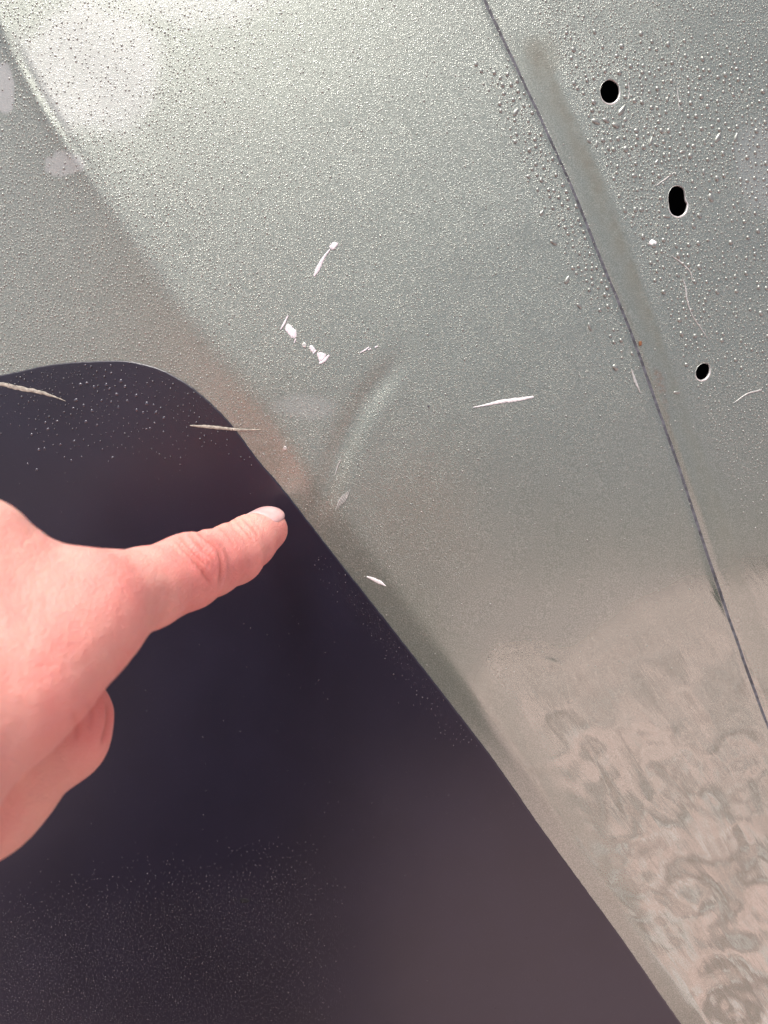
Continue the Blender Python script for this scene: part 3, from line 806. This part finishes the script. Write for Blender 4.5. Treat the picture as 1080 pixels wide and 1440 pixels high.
def vnormals(V, F):
    n = np.cross(V[F[:, 2]] - V[F[:, 0]], V[F[:, 3]] - V[F[:, 1]])
    out = np.zeros_like(V)
    for k in range(4):
        for c in range(3): out[:, c] += np.bincount(F[:, k], weights=n[:, c], minlength=len(V))
    return out / np.maximum(np.linalg.norm(out, axis=1), 1e-20)[:, None]

def relax(V, F, it=2, lam=0.5):
    for _ in range(it):
        s = np.zeros_like(V); c = np.zeros(len(V))
        for a, b in ((0, 1), (1, 2), (2, 3), (3, 0)):
            for i, j in ((a, b), (b, a)):
                c += np.bincount(F[:, i], minlength=len(V))
                for q in range(3): s[:, q] += np.bincount(F[:, i], weights=V[F[:, j], q], minlength=len(V))
        V = V + lam * (s / c[:, None] - V)
    return V

J = lambda px, py, mm: at_depth(np.array(float(px)), np.array(float(py)), mm / 1000.0).ravel()
mm = 0.001
tip, dip, pip, mcp = J(374, 746, 209), J(328, 779, 192), J(262, 806, 170), J(112, 862, 137)
prims = []
def C(a, b, ra, rb, k=4.0): prims.append((a, b, ra * mm, rb * mm, k * mm))
# index finger
C(tip, J(352, 761, 201), 6.2, 7.1, 1.5); C(J(352, 761, 201), dip, 7.1, 7.9, 1.5)
C(dip, J(296, 792, 181), 7.9, 8.0, 1.5); C(J(296, 792, 181), pip, 8.0, 8.5, 1.5)
C(pip, J(205, 827, 157), 8.5, 8.7, 1.5); C(J(205, 827, 157), J(160, 842, 147), 8.7, 9.2, 1.5); C(J(160, 842, 147), mcp, 9.2, 10.2, 2)
C(J(270, 784, 169), J(258, 790, 166), 4.8, 4.8, 4)           # knuckle pad
# metacarpals, back of hand
m3, m4, m5 = J(-50, 792, 128), J(-190, 790, 122), J(-340, 850, 122)
w2, w3, w4, w5 = J(-200, 1160, 98), J(-300, 1110, 92), J(-420, 1090, 92), J(-560, 1100, 94)
C(mcp, w2, 9.2, 10.0, 8); C(m3, w3, 10.5, 11, 8); C(m4, w4, 10, 11, 8); C(m5, w5, 9.5, 10, 8)
C(J(104, 880, 136), J(-50, 830, 127), 8.5, 8.5, 8); C(m3, m4, 9.5, 9.5, 8); C(m4, m5, 9, 9, 8)
C((mcp + w2) / 2, (m5 + w5) / 2, 10, 9, 10); C((mcp * 0.7 + w2 * .3), (m4 * 0.7 + w4 * .3), 10, 9, 10)
C(J(30, 880, 136), J(-160, 1050, 118), 11, 13, 10)
# middle, ring, little finger folded under the palm
for (m, p1, p2, p3, r) in ((m3, J(-20, 830, 165), J(-60, 905, 158), J(-110, 950, 140), 8.6), (m4, J(-190, 850, 160), J(-200, 930, 150), J(-230, 960, 134), 8.2),
                           (m5, J(-350, 900, 152), J(-340, 965, 145), J(-350, 990, 132), 7.2)):
    C(m, p1, r + 1, r, 5); C(p1, p2, r, r - 1, 3); C(p2, p3, r - 1, r - 2, 3)
# thumb tucked behind the palm, its knuckle showing below the hand
t0, t1, t2 = J(-234, 1208, 112), J(-38, 1102, 140), J(88, 1038, 155)
C(t0, t1, 15, 12.2, 8); C(t1, t2, 12.2, 8.6, 6); C(t2, J(96, 1004, 157), 8.2, 7.6, 5)
C(J(96, 1004, 157), J(40, 960, 163), 7.6, 7.0, 4)
C(t1, J(-40, 1030, 138), 12, 10, 8)
# wrist and forearm
wr = J(-560, 1330, 74); fa = CAM - fwd * 0.06 - rgt * 0.17 - upv * 0.10
C((w2 + w3) / 2, wr, 17, 19, 12); C((w4 + w5) / 2, wr, 14, 19, 12); C(t0, wr, 15, 18, 12)
C(wr, fa, 20, 27, 10)
HV, HF = sdf_mesh(prims, 0.00068, 0.012)
HV = relax(HV, HF, 3)
HN = vnormals(HV, HF)
hx, hy = world_to_px(HV)
front = np.clip(-(HN * (HV - CAM)).sum(1) / np.linalg.norm(HV - CAM, axis=1) * 3 + 0.4, 0, 1)
# creases of the skin, cut into the surface
WR = [([(274, 742), (290, 757), (304, 770), (311, 789), (311, 811), (306, 830)], 2.4, 0.42), ([(250, 748), (262, 764), (276, 781), (290, 794), (300, 801)], 2.0, 0.34),
      ([(242, 752), (256, 769), (274, 789), (289, 809), (301, 828)], 2.0, 0.34), ([(262, 746), (280, 765), (293, 781), (303, 796)], 1.8, 0.22), ([(236, 760), (252, 778), (270, 800)], 2.0, 0.12),
      ([(326, 726), (339, 740), (351, 754), (357, 765)], 1.6, 0.16), ([(336, 724), (350, 737), (361, 750), (365, 760)], 1.6, 0.14), ([(315, 730), (330, 744), (343, 758), (350, 771)], 1.6, 0.15),
      ([(345, 722), (358, 735), (368, 750)], 1.4, 0.10), ([(304, 735), (320, 752), (332, 770)], 1.6, 0.10),
      ([(150, 985), (152, 1005), (148, 1030), (142, 1050)], 2.5, 0.35), ([(120, 985), (128, 1005), (126, 1030)], 3, 0.12), ([(100, 1000), (108, 1020), (106, 1045)], 3, 0.12),
      ([(130, 922), (115, 932), (100, 944)], 4, 0.06)]
disp = np.zeros(len(HV)); crs = np.zeros(len(HV))
near = (hx > -60) & (hx < 430) & (hy > 660) & (hy < 1250)
for pts, sg, dp in WR:
    d, al = poly_dist(hx[near], hy[near], smooth_line(pts, 16))
    e = sstep(0, 0.15, al) * (1 - sstep(0.8, 1.0, al))
    dp *= 1.5
    crs[near] = np.maximum(crs[near], min(1, dp / 0.35) * gauss(d, sg * 0.9) * e * front[near])
    disp[near] -= dp * mm * gauss(d, sg) * e * front[near]
    disp[near] += 0.35 * dp * mm * gauss(np.abs(d) - sg * 2.3, sg) * e * front[near]
disp[near] += 0.45 * mm * np.exp(-0.5 * (((hx[near] - 297) / 7) ** 2 + ((hy[near] - 786) / 14) ** 2)) * front[near]
disp += 0.25 * mm * fbm(hx / 60, hy / 60, 3, 77)
uu = hx * 0.80 - hy * 0.60; vv = hx * 0.60 + hy * 0.80
disp += 0.10 * mm * np.abs(fbm(uu / 9.0, vv / 34.0, 3, 79)) * front * near
# hollow that carries the nail
nd = smooth_line([(352, 718), (360, 726), (372, 738), (385, 748), (396, 751)], 12)
HV = HV + HN * disp[:, None]
flush = 0.9 * np.exp(-0.5 * (((hx - 292) / 16) ** 2 + ((hy - 782) / 22) ** 2)) + 0.8 * np.exp(-0.5 * (((hx - 350) / 40) ** 2 + ((hy - 790) / 40) ** 2)) \
    + 0.5 * np.exp(-0.5 * (((hx - 120) / 60) ** 2 + ((hy - 850) / 40) ** 2)) + 0.7 * np.exp(-0.5 * (((hx - 120) / 50) ** 2 + ((hy - 1020) / 50) ** 2))
T = NT('skin')
n1 = T.noise(55, 4, 0.6); n2 = T.noise(350, 3, 0.6); n3 = T.noise(18, 3, 0.5)
sk = T.mix(T.ramp(n1, 0.35, 0.68), (0.93, 0.46, 0.385), (0.88, 0.34, 0.295))
sk = T.mix(T.math('MULTIPLY', T.ramp(n3, 0.45, 0.65), 0.5), sk, (0.93, 0.53, 0.40))
sk = T.mix(T.math('MULTIPLY', T.math('MINIMUM', T.attr('flush'), 1.0), 0.75), sk, (0.90, 0.30, 0.27))
sk = T.mix(T.math('MULTIPLY', T.attr('crease'), 0.6), sk, (0.62, 0.18, 0.14))
cv = T.voro(1100, 'DISTANCE_TO_EDGE').outputs['Distance']
nb = T.bump(T.ramp(cv, 0.0, 0.16), 0.00012, 0.8); nb = T.bump(n2, 0.0004, 0.6, nb)
T.set(Base_Color=sk, Roughness=T.ramp(n2, 0.3, 0.7, 0.42, 0.56), Normal=nb, Subsurface_Weight=0.35, Subsurface_Radius=(1.0, 0.32, 0.18), Subsurface_Scale=0.003, Specular_IOR_Level=0.4)
M_SKIN = T.m
ppl = mesh_obj('person', HV, HF, M_SKIN, attrs={'flush': np.clip(flush, 0, 1), 'crease': crs})
tag(ppl, 'bare left hand reaching in from the left, index finger pointing at the dark decal edge', 'person')

# nail: a curved plate laid on the tip
dist_ax = (tip - dip) / np.linalg.norm(tip - dip)
view = (CAM - tip) / np.linalg.norm(CAM - tip)
vp = view - dist_ax * (view @ dist_ax); vp /= np.linalg.norm(vp)
pu = np.cross(dist_ax, vp); pu *= np.sign(pu @ upv)
nn = vp * math.cos(R(56)) + pu * math.sin(R(56))
lat = np.cross(nn, dist_ax)
NU, NVn = 29, 25
rr = np.zeros((NU, NVn, 3))
for i in range(NU):
    for j in range(NVn):
        u = i / (NU - 1); v = -1 + 2 * j / (NVn - 1)
        bow_b = 1.6 * v * v; bow_t = 1.9 * v * v
        s_ = (-5.6 + bow_b) * (1 - u) + (5.3 - bow_t) * u            # mm along the finger, both ends bowed
        r_ = 6.35 - 0.055 * s_ if s_ < 0 else 6.35 - 0.045 * s_ * s_
        edge = min(1.0, (1 - abs(v)) * 5) * min(1.0, u * 7 + 0.0)
        r_ += -0.55 + 0.55 * math.sqrt(max(edge, 0.0))
        hw = R(60) * (1 - 0.10 * (2 * u - 1) ** 2)
        th = v * hw
        rr[i, j] = tip + dist_ax * (s_ * mm) + (nn * math.cos(th) + lat * math.sin(th)) * (r_ * mm)
ii = np.arange(NU * NVn).reshape(NU, NVn)
nf = np.stack([ii[:-1, :-1], ii[:-1, 1:], ii[1:, 1:], ii[1:, :-1]], -1).reshape(-1, 4)
T = NT('nail'); nl = T.noise(300, 2)
T.set(Base_Color=T.mix(T.ramp(nl, 0.3, 0.7), (0.84, 0.44, 0.42), (0.83, 0.50, 0.49)), Roughness=0.36, Subsurface_Weight=0.25, Subsurface_Radius=(1, .4, .3), Subsurface_Scale=0.002, Coat_Weight=0.4, Coat_Roughness=0.15)
nail = mesh_obj('fingernail', rr.reshape(-1, 3), nf, T.m, ppl)
mod = nail.modifiers.new('thickness', 'SOLIDIFY'); mod.thickness = 0.0003; mod.offset = -1

# jacket, head and hair: behind the camera, seen only as the dark shape mirrored in the paint
M_JACKET = simple_mat('navy_cloth', (0.018, 0.024, 0.058), 0.9, 0, 0.3, 40)
M_HAIR = simple_mat('brown_hair', (0.035, 0.022, 0.015), 0.6, 0, 0.3, 200)
back = -fwd.copy(); back[2] = 0; back /= np.linalg.norm(back)
side = np.cross([0, 0, 1.0], back); side /= np.linalg.norm(side)           # to the right of someone facing the panel is -side
rt = rgt.copy(); rt[2] = 0; rt /= np.linalg.norm(rt)
up = np.array([0, 0, 1.0])
hd = CAM + back * 0.36 + up * 0.05 - rt * 0.13
ch = hd + back * 0.06 - up * 0.34; hp = hd + back * 0.02 - up * 0.58 - rt * 0.10
shl = hd + back * 0.04 - up * 0.22 - rt * 0.20; shr = hd + back * 0.04 - up * 0.22 + rt * 0.20
ell = CAM - rt * 0.38 + back * 0.20 - up * 0.22; elr = CAM + rt * 0.05 + back * 0.26 - up * 0.16
wrr = CAM + rt * 0.09 + back * 0.06 - up * 0.015
kn1 = np.array([hp[0] - 0.24, hp[1] + 0.26, 0.38]); kn2 = np.array([hp[0] + 0.08, hp[1] + 0.06, 0.10])
ft1 = np.array([kn1[0], kn1[1] - 0.10, 0.06]); ft2 = np.array([kn2[0], kn2[1] - 0.40, 0.07])
jp = [(ch, hp, 0.15, 0.15, 0.05), (shl, shr, 0.075, 0.075, 0.06), (ch - rt * 0.07, ch + rt * 0.07, 0.14, 0.14, 0.05), (shl, ell, 0.062, 0.05, 0.03), (ell, fa, 0.048, 0.036, 0.03),
      (shr, elr, 0.062, 0.05, 0.03), (elr, wrr, 0.048, 0.036, 0.03)]
V1, F1 = sdf_mesh(jp, 0.008, 0.05)
mesh_obj('jacket', V1, F1, M_JACKET, ppl)
tr = [(hp - rt * 0.08, hp + rt * 0.08, 0.14, 0.14, 0.05), (hp - rt * 0.09, kn1, 0.095, 0.07, 0.04), (hp + rt * 0.09, kn2, 0.095, 0.07, 0.04), (kn1, ft1, 0.065, 0.05, 0.03), (kn2, ft2, 0.065, 0.05, 0.03)]
V1, F1 = sdf_mesh(tr, 0.010, 0.05); mesh_obj('trousers', V1, F1, M_JACKET, ppl)
hh = [(hd, hd - up * 0.05 - back * 0.015, 0.085, 0.068, 0.03), (hd - up * 0.04, hd - up * 0.20 + back * 0.03, 0.055, 0.058, 0.03), (hd - back * 0.085 - up * 0.02, hd - back * 0.095 - up * 0.035, 0.010, 0.014, 0.02),
      (hd + rt * 0.082, hd + rt * 0.083 - up * 0.03, 0.013, 0.010, 0.01), (hd - rt * 0.082, hd - rt * 0.083 - up * 0.03, 0.013, 0.010, 0.01)]
V1, F1 = sdf_mesh(hh, 0.005, 0.03); mesh_obj('head', V1, F1, M_SKIN, ppl)
hr_ = [(hd + up * 0.03 + back * 0.02, hd + up * 0.0 + back * 0.035, 0.088, 0.082, 0.03)]
V1, F1 = sdf_mesh(hr_, 0.006, 0.03); mesh_obj('hair', V1, F1, M_HAIR, ppl)
V1, F1 = sdf_mesh([(wrr, CAM + rt * 0.06 + back * 0.03 - up * 0.05, 0.03, 0.035, 0.02), (CAM + rt * 0.06 + back * 0.03 - up * 0.05, CAM + rt * 0.065 + back * 0.02 - up * 0.0, 0.012, 0.01, 0.01)], 0.004, 0.02)
mesh_obj('right_hand', V1, F1, M_SKIN, ppl)
for o in scene.objects:
    if o.name.startswith('right_hand'): o.name = 'hand'
print('TRIS', sum(len(o.data.loop_triangles) if o.data.calc_loop_triangles() is None else 0 for o in scene.objects if o.type == 'MESH'))
